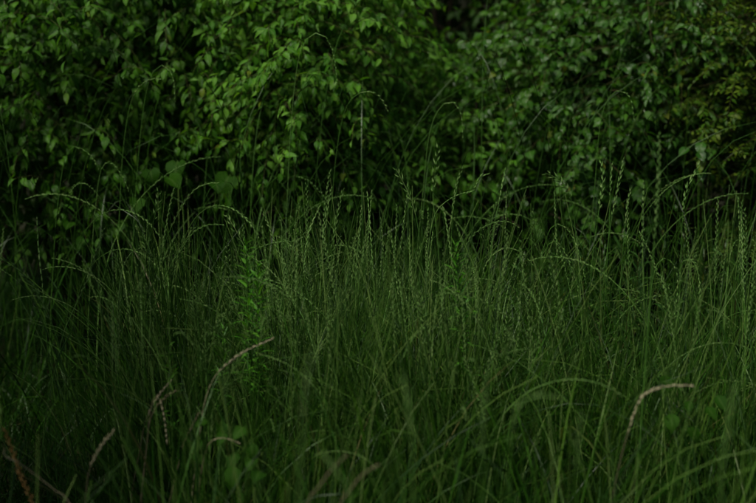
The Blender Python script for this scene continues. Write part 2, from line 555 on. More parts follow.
# the hedge, left to right; x runs -1.15..1.15 in the frame at its face
shrub('leafy_shrub', 'dark green shrub with drooping pointed leaves at the left end of the hedge', (-1.06, 5.0, 0), 0.55, 0.68, 1.5, 0.95, 1050, 'ovate', 'leaf_dark', 0.046, 21, group=HEDGE, shear=0.3)
shrub('leafy_shrub', 'dark green hedge shrub between the left end and the bright central shrub', (-0.6, 5.12, 0), 0.48, 0.7, 1.5, 0.93, 1000, 'ovate', 'leaf_dark', 0.044, 22, group=HEDGE, shear=0.3)
shrub('leafy_shrub', 'brightest fresh green shrub at the top left of centre in the hedge', (-0.24, 5.02, 0), 0.44, 0.74, 1.45, 0.97, 1200, 'ovate', 'leaf_mid', 0.039, 23, group=HEDGE, shear=0.3)
shrub('leafy_shrub', 'low mid green shrub below the dark gap at the top centre of the hedge', (0.22, 5.1, 0), 0.4, 0.62, 0.95, 0.68, 760, 'ovate', 'leaf_mid', 0.038, 24, group=HEDGE, shear=0.3)
shrub('leafy_shrub', 'glossy green shrub with bluish shining leaves right of centre in the hedge', (0.64, 5.12, 0), 0.4, 0.66, 1.22, 0.82, 960, 'round', 'leaf_gloss', 0.036, 25, group=HEDGE, shear=0.3)
shrub('leafy_shrub', 'dull green shrub with hanging leaves beside the olive shrub at the right', (0.9, 5.2, 0), 0.42, 0.66, 1.45, 0.93, 900, 'ovate', 'leaf_gloss', 0.038, 26, group=HEDGE, shear=0.3)
shrub('fine_leaved_shrub', 'olive yellow shrub with tiny leaflets at the right edge of the hedge', (1.2, 4.95, 0), 0.32, 0.6, 1.5, 0.95, 800, 'small', 'leaf_olive', 0.02, 27, per=30, singles=0, droop=0.7, twig_len=(0.25, 0.45), group=HEDGE, shear=0.3)
shrub('leafy_shrub', 'shrub continuing the hedge beyond the left edge', (-1.75, 4.8, 0), 0.6, 0.7, 1.9, 1.25, 380, 'ovate', 'leaf_dark', 0.052, 28, singles=0, group=HEDGE)
shrub('leafy_shrub', 'shrub continuing the hedge beyond the right edge', (1.75, 5.1, 0), 0.55, 0.7, 1.8, 1.2, 380, 'round', 'leaf_gloss', 0.045, 29, singles=0, group=HEDGE)
# taller growth behind it, leaves coloured darker to stand for tree shade
BACK = 'tall dark shrubs behind the hedge'
for i, (x, y, h) in enumerate([(-1.7, 6.3, 3.0), (-0.7, 6.45, 3.1), (0.3, 6.1, 2.9), (1.1, 6.4, 3.0), (2.0, 6.3, 3.0)]):
    lab = ['tall dark shrub behind the left end of the hedge', 'tall dark shrub behind the bright central shrub', 'tall dark shrub seen through the gap at the top centre', 'tall dark shrub behind the glossy shrub at the top right', 'tall dark shrub behind the olive shrub'][i]
    shrub('tall_shrub', lab, (x, y, 0), 0.8, 0.7, h, h * 0.52, 820, 'ovate', 'leaf_back_shaded', 0.06, 40 + i, per=12, singles=120 if i in (2, 3) else 0, twig_len=(0.3, 0.5), group=BACK)
for i, (x, lab) in enumerate([(-1.6, 'tall shade-toned shrub farthest back at the left'), (-0.2, 'tall shade-toned shrub farthest back at the left of the gap'), (0.75, 'tall shade-toned shrub farthest back in the gap at top centre'), (1.9, 'tall shade-toned shrub farthest back at the right')]):
    shrub('tall_shrub', lab, (x, 7.5, 0), 0.95, 0.6, 3.4, 1.7, 620, 'ovate', 'leaf_back_shaded', 0.085, 70 + i, per=12, singles=0, twig_len=(0.3, 0.5), group='tall shade-toned shrubs farthest back')
# unseen bush added at the left, outside the frame; it keeps the left corner in shade
shrub('leafy_shrub', 'big dark bush added out of view beyond the left edge to shade the corner', (-1.5, 2.85, 0), 0.6, 0.75, 2.3, 1.2, 640, 'ovate', 'leaf_dark', 0.06, 61, singles=0)


# ------------------------------------------------------------------ flowering grass stalks
def spikelets(P, T, S, size, spread, r, width=0.2):
    """elongated pointed scales at P, leaning from direction T towards S"""
    n = len(P)
    ax = nrm(T + S * spread[:, None])
    x = nrm(np.cross(ax, S) + 1e-6)
    z = np.cross(x, ax)
    w = size * width
    c = P + ax * (size * 0.42)[:, None]
    V = np.stack([P, c + x * w[:, None], c + z * w[:, None] * 0.7, c - x * w[:, None], c - z * w[:, None] * 0.7, P + ax * size[:, None]], 1)
    F = np.array([(0, 2, 1), (0, 3, 2), (0, 4, 3), (0, 1, 4), (5, 1, 2), (5, 2, 3), (5, 3, 4), (5, 4, 1)])
    FF = F[None] + (np.arange(n) * 6)[:, None, None]
    A = np.zeros((n, 6, 3))
    A[..., 1] = np.array([0, .4, .4, .4, .4, 1])[None]
    A[..., 2] = r.random(n)[:, None]
    return V, A, FF


def head_soup(line, kind, r, scale=1.0):
    """seed head on the rachis LINE (k,3), foot first"""
    sp = Soup()
    seg = np.linalg.norm(np.diff(line, axis=0), axis=1)
    s = np.concatenate([[0], np.cumsum(seg)])
    step = {'spike': 0.0075, 'rye': 0.0095, 'nod': 0.0085, 'panicle': 0.012}[kind] * scale
    q = np.arange(0.0, s[-1], step)
    P = np.stack([np.interp(q, s, line[:, i]) for i in range(3)], -1)
    T = nrm(np.stack([np.interp(q, s, np.gradient(line[:, i])) for i in range(3)], -1))
    n = len(q)
    a0 = r.uniform(0, 2 * PI)
    ref = np.array([math.cos(a0), math.sin(a0), 0.15])
    S = nrm(ref[None] - T * (T @ ref)[:, None])
    S = S * np.where(np.arange(n) % 2 == 0, 1, -1)[:, None]
    f = np.linspace(0, 1, n)
    V, A, F = tubes(line[None], np.linspace(0.0009, 0.0005, len(line))[None], r.random(1))
    sp.add(V, A, None, F)
    if kind == 'panicle':
        for i in range(n):
            nb = 2 if f[i] < 0.7 else 1
            for b in range(nb):
                an = r.uniform(0, 2 * PI)
                o = nrm(np.array([math.cos(an), math.sin(an), 0]) - T[i] * (T[i] @ np.array([math.cos(an), math.sin(an), 0])))
                ln = (0.05 * (1 - f[i]) + 0.008) * r.uniform(0.5, 1.2) * scale
                e = P[i] + (T[i] * 0.8 + o * 0.55) * ln + np.array([0, 0, -0.12 * ln])
                l2 = np.stack([P[i], (P[i] + e) / 2 + T[i] * ln * 0.08, e])[None]
                V, A, F = tubes(l2, np.full((1, 3), 0.00028), r.random(1))
                sp.add(V, A, None, F)
                m = 3
                pp = l2[0, 1][None] * (1 - np.linspace(0.1, 1, m))[:, None] + e[None] * np.linspace(0.1, 1, m)[:, None]
                tt = np.repeat(nrm(e - P[i])[None], m, 0)
                ss = np.repeat(o[None], m, 0) * np.array([1, -1, 1])[:, None]
                V, A, F = spikelets(pp, tt, nrm(ss), r.uniform(0.005, 0.0075, m) * scale, np.full(m, 0.35), r, 0.17)
                sp.add(V, A, F)
        return sp
    sz = {'spike': 0.0140, 'rye': 0.0175, 'nod': 0.0130}[kind] * scale * (0.75 + 0.45 * np.sin(np.clip(f * 2.6 + 0.3, 0, PI))) * r.uniform(0.85, 1.15, n)
    spr = {'spike': 0.17, 'rye': 0.42, 'nod': 0.25}[kind] * r.uniform(0.7, 1.4, n)
    V, A, F = spikelets(P + S * 0.0006, T, S, sz, spr, r, 0.088)
    sp.add(V, A, F)
    # a second, shorter scale per spikelet so that it reads as a little ear
    S2 = nrm(S + 0.7 * np.cross(T, S) * np.where(r.random(n) < 0.5, 1, -1)[:, None])
    V, A, F = spikelets(P + S2 * 0.0005 + T * 0.001, T, S2, sz * 0.7, spr * 1.3, r, 0.085)
    sp.add(V, A, F)
    return sp


def blade_line(foot, az, L, lean, bend, k=9, twist=0.0):
    th = lean + bend * (np.linspace(0, 1, k) ** 1.6)
    a = az + twist * np.linspace(0, 1, k)
    d = np.stack([np.cos(a) * np.sin(th), np.sin(a) * np.sin(th), np.cos(th)], -1) * (L / (k - 1))
    return np.vstack([foot, foot + np.cumsum(d[:-1], axis=0)])


def stalk_parts(line, head_from, kind, r, head_scale=1.0, leaves=2, thick=1.0):
    """meshes of one stalk: stem, seed head, blades. LINE (k,3) from the foot; head on the last part"""
    k = len(line)
    h0 = int(k * head_from)
    st = Soup()
    V, A, F = tubes(line[None, :h0 + 1], np.linspace(0.0017, 0.0009, h0 + 1)[None] * thick, r.random(1) * 0.9)
    st.add(V, A, None, F)
    # joints of the culm
    hd = head_soup(line[h0:], kind, r, head_scale)
    bl = []
    for j in range(leaves):
        i = int(h0 * r.uniform(0.12, 0.72))
        T = nrm(line[i + 1] - line[i])
        az = r.uniform(0, 2 * PI)
        bl_line = blade_line(line[i], az, r.uniform(0.1, 0.24), r.uniform(0.25, 0.5), r.uniform(0.5, 1.6), 8)
        W = np.array([0.5, 1, 1, 0.95, 0.85, 0.65, 0.4, 0.04])[None] * r.uniform(0.0013, 0.0024)
        V, A, F = ribbons(bl_line[None], W, r.random(1) * 0.85)
        b = Soup(); b.add(V, A, None, F)
        bl.append(b)
    return st, hd, bl


def curved_stalk(r, H, lean, bend, power, k=34, az=None, wob=0.04):
    az = r.uniform(0, 2 * PI) if az is None else az
    s = np.linspace(0, 1, k)
    th = lean + bend * s ** power + wob * np.sin(s * 9 + r.uniform(0, 6))
    a = az + 0.25 * np.sin(s * 4 + r.uniform(0, 6))
    d = np.stack([np.cos(a) * np.sin(th), np.sin(a) * np.sin(th), np.cos(th)], -1) * (H / (k - 1))
    return np.vstack([[0, 0, 0], np.cumsum(d[:-1], axis=0)])


VARIANTS = {}


def make_variants():
    r = np.random.default_rng(77)
    spec = {
        'spike': (12, lambda: (curved_stalk(r, r.uniform(0.84, 0.98), r.uniform(0.0, 0.09), r.uniform(0.05, 0.35), 2.2), 0.74, 'spike', 2)),
        'rye': (8, lambda: (curved_stalk(r, r.uniform(0.84, 1.0), r.uniform(0.0, 0.12), r.uniform(0.1, 0.5), 2.2), 0.74, 'rye', 2)),
        'nod': (10, lambda: (curved_stalk(r, r.uniform(0.9, 1.05), r.uniform(0.03, 0.15), r.uniform(1.3, 2.4), 3.2), 0.78, 'nod', 2)),
        'panicle': (8, lambda: (curved_stalk(r, r.uniform(0.8, 0.95), r.uniform(0.0, 0.12), r.uniform(0.2, 0.8), 2.5), 0.80, 'panicle', 1)),
    }
    for kind, (n, f) in spec.items():
        VARIANTS[kind] = []
        for i in range(n):
            line, hf, hk, nl = f()
            st, hd, bl = stalk_parts(line, hf, hk, r, leaves=nl)
            VARIANTS[kind].append((st.mesh('stem', M['culm']), hd.mesh('seed_head', M['seed']), [b.mesh('blade', M['grass']) for b in bl], line, st, hd, bl))


make_variants()


def place_stalk(kind, x, y, rz, s, label, group, tilt=0.0):
    v = random.randrange(len(VARIANTS[kind]))
    st, hd, bl = VARIANTS[kind][v][:3]
    t = thing('grass_stalk', label, 'grass stalk', (x, y, -0.005), group)
    t.rotation_euler = (tilt, 0, rz)
    t.scale = (s, s, s)
    link('stem', st, t)
    link('seed_head', hd, t)
    for b in bl:
        link('blade', b, t)
    return t


def hero(label, pts, Y, head_n, kind='spike', mats=('culm', 'seed'), head_scale=1.0, thick=1.0, seed=0, foot_dx=0.0, leaves=1, dy=0.0, group=None, name='grass_stalk'):
    """a stalk traced in the photograph: pixels from the TIP down; its foot goes straight on to the ground"""
    r = np.random.default_rng(1000 + seed)
    P = [np.array(at(u, v, Y + dy * i / max(1, len(pts) - 1))) for i, (u, v) in enumerate(pts)]
    low = P[-1]
    dirn = nrm(P[-1] - P[-2])
    if low[2] > 0.02:
        foot = np.array([low[0] + foot_dx, low[1] + 0.04, 0.0])
        midp = low + np.array([dirn[0], 0, min(dirn[2], -0.5)]) * low[2] * 0.45
        midp = midp * 0.7 + (low + foot) / 2 * 0.3
        midp[2] = low[2] * 0.5
        P += [midp, foot]
    P = P[::-1]
    line = smooth_line(P, 46)
    tip_len = sum(np.linalg.norm(np.array(at(*pts[i], Y)) - np.array(at(*pts[i + 1], Y))) for i in range(head_n))
    total = np.linalg.norm(np.diff(line, axis=0), axis=1).sum()
    hf = max(0.2, 1 - tip_len / total)
    foot = line[0].copy()
    st, hd, bl = stalk_parts(line - foot, hf, kind, r, head_scale, leaves, thick)
    t = thing(name, label, 'grass stalk', foot + np.array([0, 0, -0.005]), group)
    link('stem', st.mesh('stem', M[mats[0]]), t)
    link('seed_head', hd.mesh('seed_head', M[mats[1]]), t)
    for b in bl:
        link('blade', b.mesh('blade', M['grass' if mats[0] == 'culm' else mats[0]]), t)
    return t


H = [
    ('pale grass stalk reaching highest of all at the centre, thin zigzag seed spike', [(438, 148), (437, 160), (434, 178), (433, 195), (436, 225), (440, 270), (442, 330)], 3.68, 3, 'rye'),
    ('grass stalk at the centre with a feathery seed spike leaning to the left', [(396, 167), (402, 178), (410, 195), (416, 215), (421, 250), (424, 310)], 3.7, 3, 'rye'),
    ('straight grass stalk just right of the highest one at the centre', [(462, 168), (458, 178), (454, 195), (452, 220), (451, 270), (450, 330)], 3.72, 3, 'spike'),
    ('slim grass stalk with a spike leaning slightly right, above the leafy weed at centre', [(505, 168), (502, 185), (498, 205), (493, 230), (488, 280)], 3.75, 2, 'spike'),
    ('arching grass stalk bent to the right with its tip turned up at the centre', [(486, 173), (477, 177), (473, 190), (460, 192), (443, 202), (434, 215), (428, 250), (426, 300)], 3.66, 4, 'spike'),
    ('tall upright seed spike, right one of the bright cluster left of centre', [(343, 188), (340, 200), (336, 220), (332, 250), (329, 300), (326, 360)], 3.6, 3, 'spike'),
    ('upright seed spike leaning right, middle of the bright cluster left of centre', [(331, 187), (328, 205), (324, 230), (321, 270), (318, 330)], 3.62, 3, 'spike'),
    ('thick seed spike, left one of the bright cluster left of centre', [(319, 206), (312, 222), (307, 240), (303, 275), (299, 320), (297, 370)], 3.55, 3, 'spike'),
    ('leftmost tall stalk of three standing close together before the dark hedge at right', [(601, 160), (603, 175), (602, 190), (598, 215), (592, 260), (588, 310)], 3.75, 3, 'rye'),
    ('middle tall stalk of three standing close together before the dark hedge at right', [(612, 163), (611, 180), (610, 200), (609, 230), (606, 280)], 3.78, 2, 'spike'),
    ('right stalk of three standing close together, leaning right before the dark hedge', [(623, 158), (621, 172), (617, 190), (612, 215), (607, 250), (602, 300)], 3.74, 3, 'spike'),
    ('short straight stalk with a dense spike right of the three tall ones', [(631, 187), (628, 200), (625, 225), (622, 260), (618, 320)], 3.78, 2, 'spike'),
    ('stalk with separate plump spikelets leaning right before the hedge at the right', [(699, 163), (692, 176), (686, 190), (683, 210), (681, 250), (678, 310)], 3.7, 3, 'rye'),
    ('stalk with open spikelets leaning left over the meadow right of centre', [(545, 171), (556, 176), (566, 186), (572, 200), (575, 225), (579, 280)], 3.72, 3, 'rye'),
    ('thick blurred stalk closer to the camera, standing alone before the hedge at right', [(659, 132), (659, 165), (657, 200), (654, 245), (650, 300), (645, 370), (640, 440)], 3.0, 3, 'spike'),
    ('hooked seed head bent over to the right, left one of two at the right', [(675, 312), (678, 290), (677, 270), (670, 258), (662, 257), (655, 268), (650, 300), (646, 350)], 3.5, 4, 'spike'),
    ('smaller hooked seed head, right one of two at the right', [(700, 300), (699, 275), (694, 260), (687, 257), (681, 264), (680, 290), (678, 340)], 3.55, 4, 'spike'),
    ('nodding pale seed head curving down to the right, right of centre', [(586, 282), (582, 262), (575, 240), (566, 226), (556, 222), (548, 232), (541, 262), (536, 320)], 3.6, 4, 'nod'),
    ('second nodding seed head just below the pale one right of centre', [(580, 300), (577, 282), (570, 262), (560, 242), (550, 240), (544, 258), (540, 310)], 3.56, 4, 'nod'),
    ('long grass stalk arching high to the right over the left part of the meadow', [(219, 181), (205, 182), (192, 190), (181, 206), (170, 228), (158, 260), (147, 310)], 3.62, 4, 'nod'),
    ('lower grass stalk arching to the right on the left side, below the highest arch', [(224, 223), (208, 223), (194, 230), (182, 246), (168, 270), (154, 310)], 3.6, 4, 'nod'),
    ('short stalk hooked over to the right near the dark left side', [(155, 256), (146, 249), (135, 248), (126, 258), (120, 280), (117, 320)], 3.6, 3, 'nod'),
    ('stalk with a fine upright spike left of the high arch', [(159, 190), (157, 205), (152, 225), (147, 250), (141, 290), (137, 330)], 3.65, 2, 'rye'),
    ('large open seed spike leaning left at the left edge of the picture', [(-4, 254), (10, 262), (24, 272), (36, 288), (45, 306), (53, 325), (60, 350), (66, 400)], 3.3, 5, 'rye'),
    ('thin vertical spike standing alone in the dark left part of the meadow', [(37, 218), (38, 240), (40, 262), (43, 290), (46, 330)], 3.6, 3, 'spike'),
    ('thin spike leaning right in the dark left part of the meadow', [(104, 226), (96, 250), (88, 275), (78, 298), (70, 315), (60, 345)], 3.55, 3, 'spike'),
    ('pale spike tip leaning left above the bright leafy weed', [(226, 213), (234, 225), (242, 240), (249, 258), (255, 290)], 3.6, 2, 'rye'),
    ('almost horizontal arching stalk beside the bright leafy weed', [(306, 229), (297, 239), (280, 240), (264, 244), (252, 251), (246, 275), (243, 310)], 3.58, 4, 'spike'),
    ('arching stalk drooping right beneath the centre stalks', [(518, 225), (506, 219), (490, 222), (474, 232), (464, 250), (460, 290)], 3.62, 4, 'nod'),
    ('seed head sweeping right over the meadow at centre right', [(532, 262), (520, 250), (505, 246), (490, 256), (482, 275), (478, 320)], 3.55, 4, 'nod'),
]
for i, (lab, pts, Y, hn, kd) in enumerate(H):
    hero(lab, pts, Y, hn, kd, seed=i, thick=1.7 if 'blurred' in lab else 1.15, head_scale=1.15 if kd != 'nod' else 1.0, dy=random.uniform(-0.08, 0.08))
# dead and bleached ones
DRY = [
    ('bleached bent seed head arching to the right at the lower right', [(690, 383), (672, 383), (655, 387), (641, 396), (634, 412), (628, 430), (620, 460), (612, 500)], 2.75, 5, 'nod', ('brown', 'dry'), 1.35),
    ('bleached dry seed head arching right, left of centre above the broad leaves', [(273, 336), (258, 343), (243, 350), (228, 361), (215, 374), (206, 395), (200, 430)], 3.0, 4, 'spike', ('dry', 'dry'), 1.0),
    ('dry grey seed head leaning right in the lower left, upper of three crossing', [(170, 380), (161, 390), (153, 402), (147, 415), (142, 435)], 3.05, 3, 'spike', ('brown', 'dry'), 0.8),
    ('dry grey seed head hanging down right in the lower left, crossing the others', [(167, 440), (165, 420), (162, 405), (158, 394), (152, 400), (148, 430)], 2.95, 3, 'spike', ('brown', 'dry'), 0.8),
    ('dry grey stalk bent right behind the crossing dry heads at lower left', [(178, 388), (168, 393), (158, 402), (151, 415), (147, 440)], 3.0, 3, 'spike', ('brown', 'brown'), 0.8),
    ('bleached curved seed head in the bottom left among green blades', [(114, 428), (105, 438), (97, 450), (90, 465), (86, 490)], 2.75, 3, 'spike', ('brown', 'dry'), 0.9),
    ('rusty orange zigzag seed spike in the bottom left corner', [(5, 428), (10, 442), (16, 458), (22, 476), (29, 492), (36, 515)], 2.7, 5, 'rye', ('rust', 'rust'), 0.8),
    ('kinked grey straw leaning left in the bottom left corner', [(5, 446), (4, 453), (18, 460), (36, 473), (55, 488), (72, 505)], 2.72, 2, 'spike', ('brown', 'dry'), 0.5),
    ('dry straw leaning right, blurred at the bottom left of centre', [(347, 452), (332, 466), (318, 485), (306, 505)], 2.3, 1, 'spike', ('brown', 'brown'), 0.7),
    ('second dry blurred straw leaning right at the bottom left of centre', [(378, 462), (362, 472), (348, 490), (338, 510)], 2.35, 1, 'spike', ('brown', 'brown'), 0.7),
    ('thin dry seed head bent right before the broad leaves', [(240, 441), (230, 437), (218, 436), (209, 441), (204, 455), (200, 480)], 2.9, 3, 'spike', ('brown', 'dry'), 0.55),
    ('dry grey stalk leaning right below the bent dry seed head', [(198, 412), (192, 424), (186, 436), (180, 455)], 2.95, 2, 'spike', ('brown', 'brown'), 0.6),
]
for i, (lab, pts, Y, hn, kd, ms, sc) in enumerate(DRY):
    hero(lab, pts, Y, hn, kd, mats=ms, head_scale=sc, seed=100 + i, leaves=0, thick=1.2)
# foreground stalks, out of focus
FG = [
    ('wide soft blurred stalk close to the camera, bottom left of centre', [(312, 352), (306, 380), (302, 420), (300, 470), (299, 510)], 1.75, 2),
    ('soft blurred stalk close to the camera with an arching head, bottom right of centre', [(562, 396), (545, 392), (528, 395), (516, 408), (511, 440), (509, 480), (508, 510)], 2.1, 4),
    ('soft blurred upright stalk near the camera at bottom centre', [(402, 372), (408, 400), (412, 440), (413, 490)], 2.0, 2),
    ('soft blurred stalk near the camera right of bottom centre', [(487, 372), (484, 410), (482, 450), (481, 500)], 2.0, 2),
    ('soft blurred stalk leaning left near the camera at the bottom', [(325, 452), (340, 474), (352, 500)], 1.95, 1),
    ('soft blurred upright stalk near the camera below the bleached bent head', [(582, 410), (578, 440), (576, 480), (575, 510)], 2.0, 2),
    ('soft blurred stalk near the camera at the bottom right corner', [(735, 380), (728, 420), (722, 470), (719, 510)], 2.0, 2),
]
for i, (lab, pts, Y, hn) in enumerate(FG):
    hero(lab, pts, Y, hn, 'nod' if 'arching' in lab else 'spike', seed=200 + i, leaves=1, thick=1.3)
# pale drooping heads against the hedge
HG = [
    ('pale drooping seed head before the dark leaves at the upper left', [(98, 166), (93, 157), (87, 150), (79, 146), (71, 146), (64, 160), (58, 200), (54, 250)], 4.1, 4),
    ('faint drooping seed head right of the pale one at the upper left', [(129, 190), (124, 178), (117, 167), (109, 160), (101, 168), (96, 200), (92, 250)], 4.1, 4),
    ('tall stalk looping over in the upper left of the hedge', [(175, 100), (174, 80), (168, 66), (160, 64), (150, 76), (143, 110), (138, 160), (134, 220)], 4.1, 3),
    ('arching stalk before the leaves at the top left of the hedge', [(163, 78), (152, 77), (140, 84), (131, 100), (124, 140), (120, 200)], 4.1, 3),
    ('drooping stalk curving right across the bright hedge leaves', [(388, 110), (382, 98), (372, 90), (358, 92), (346, 106), (338, 140), (332, 200)], 4.1, 3),
    ('high loop of grass over the bright shrub at the top', [(337, 80), (334, 55), (328, 38), (318, 31), (306, 38), (298, 60), (292, 110), (288, 180)], 4.1, 3),
    ('arching grass stalk before the low hedge leaves at the centre', [(463, 136), (461, 112), (452, 100), (440, 106), (430, 130), (424, 180)], 4.1, 3),
    ('arching grass stalk before the glossy leaves right of centre', [(634, 118), (631, 98), (622, 89), (610, 94), (601, 118), (596, 170)], 4.1, 3),
]
for i, (lab, pts, Y, hn) in enumerate(HG):
    hero(lab, pts, Y, hn, 'nod', seed=300 + i, leaves=1, thick=1.0)


# ------------------------------------------------------------------ meadow density, shared by stalks and blades
def edge_x(y):
    return -0.40 - (y - 2.4) * 0.16          # left edge of the dense grass: dark and sparse beyond


def dens(x, y):
    d = 1.0
    if x < edge_x(y): d *= max(0.12, 1 + (x - edge_x(y)) * 7)
    if y < 3.05: d *= 0.3
    if y < 2.4: d *= 0.9
    if y > 4.05: d *= 0.5
    u = 378 + FPX * x / max(y, 0.5)
    if u > 520: d *= 0.62
    if 505 < u < 715 and y > 3.4: d *= 0.3          # leafy weeds stand here instead
    d *= 0.35 + 1.1 * max(0.0, 0.5 + 0.5 * math.sin(x * 9.3 + 2.1 * math.sin(y * 5.1)) * math.cos(y * 7.7 + x * 3.1))
    return d


def tall(x, y):
    """how tall the grass stands here"""
    h = 0.93
    if y < 3.3: h = 0.93 - (3.3 - y) * 0.23
    if y > 3.85: h -= (y - 3.85) * 0.42
    u = 378 + FPX * x / max(y, 0.5)
    h -= 0.09 * math.exp(-((u - 235) / 55) ** 2)
    if u < 120: h -= 0.06
    return h


KIND_WORDS = {'spike': 'narrow upright seed spike', 'rye': 'open spikelet seed spike', 'nod': 'nodding curved seed head', 'panicle': 'fine loose seed head'}
ZONES = [(140, 'in the dark left part'), (285, 'around the bright leafy weed'), (365, 'in the bright left cluster'), (440, 'left of the highest stalk'), (520, 'right of the highest stalk'), (590, 'near the nodding pale heads'), (660, 'below the three tall stalks'), (9999, 'at the right edge')]
ORD = ['leftmost'] + [w + ' from left' for w in 'second third fourth fifth sixth seventh eighth ninth tenth eleventh twelfth thirteenth fourteenth fifteenth sixteenth seventeenth eighteenth nineteenth twentieth'.split()]
kinds = ['spike'] * 6 + ['rye'] * 2 + ['nod'] * 4 + ['panicle'] * 4
singles = []
while len(singles) < 225:
    y = random.uniform(3.05, 4.15)
    x = random.uniform(-0.3, 0.29) * y
    if random.random() > dens(x, y): continue
    kd = random.choice(kinds)
    u = 378 + FPX * x / y
    if not (285 < u < 350 or 385 < u < 510) and random.random() < 0.35: continue
    if 140 < u < 280 and random.random() < 0.7: kd = random.choice(['nod', 'panicle'])
    s = tall(x, y) * random.uniform(0.82, 1.06)
    o = place_stalk(kd, x, y, random.uniform(0, 2 * PI), s, None, None, tilt=random.gauss(0, 0.05))
    zone = next(w for lim, w in ZONES if u < lim)
    row = 'nearer' if y < 3.5 else 'farther'
    singles.append((u, (row, kd, zone), o))
for key in {k for _, k, _ in singles}:
    mine = sorted([(u, o) for u, k, o in singles if k == key], key=lambda q: q[0])
    row, kd, zone = key
    for i, (u, o) in enumerate(mine):
        lab = '%s grass stalk, %s %s' % (row, KIND_WORDS[kd], zone)
        if 1 < len(mine) <= 20: lab += ', ' + ORD[i]
        tag(o, lab, 'grass stalk', '%s, %s row' % (zone, row) + ': ' + KIND_WORDS[kd])
# thin stalks that grow in the foot of the hedge and arch out in front of its leaves
hedge_stalks = []
for i in range(26):
    y = random.uniform(4.1, 4.32)
    x = random.uniform(-0.25, 0.25) * y
    hedge_stalks.append((x / y, place_stalk('nod', x, y, random.uniform(0, 2 * PI), random.uniform(0.98, 1.2), None, None)))
hedge_stalks.sort(key=lambda q: q[0])
for lo, hi, where in [(-1, -0.13, 'before the dark leaves at left'), (-0.13, 0.0, 'before the bright shrub'), (0.0, 0.1, 'before the low mid green shrub'), (0.1, 1, 'before the glossy leaves at right')]:
    mine = [o for q, o in hedge_stalks if lo <= q < hi]
    for i, o in enumerate(mine):
        tag(o, 'thin grass stalk arching up %s, %s' % (where, ORD[i]), 'grass stalk', 'thin stalks arching %s' % where)


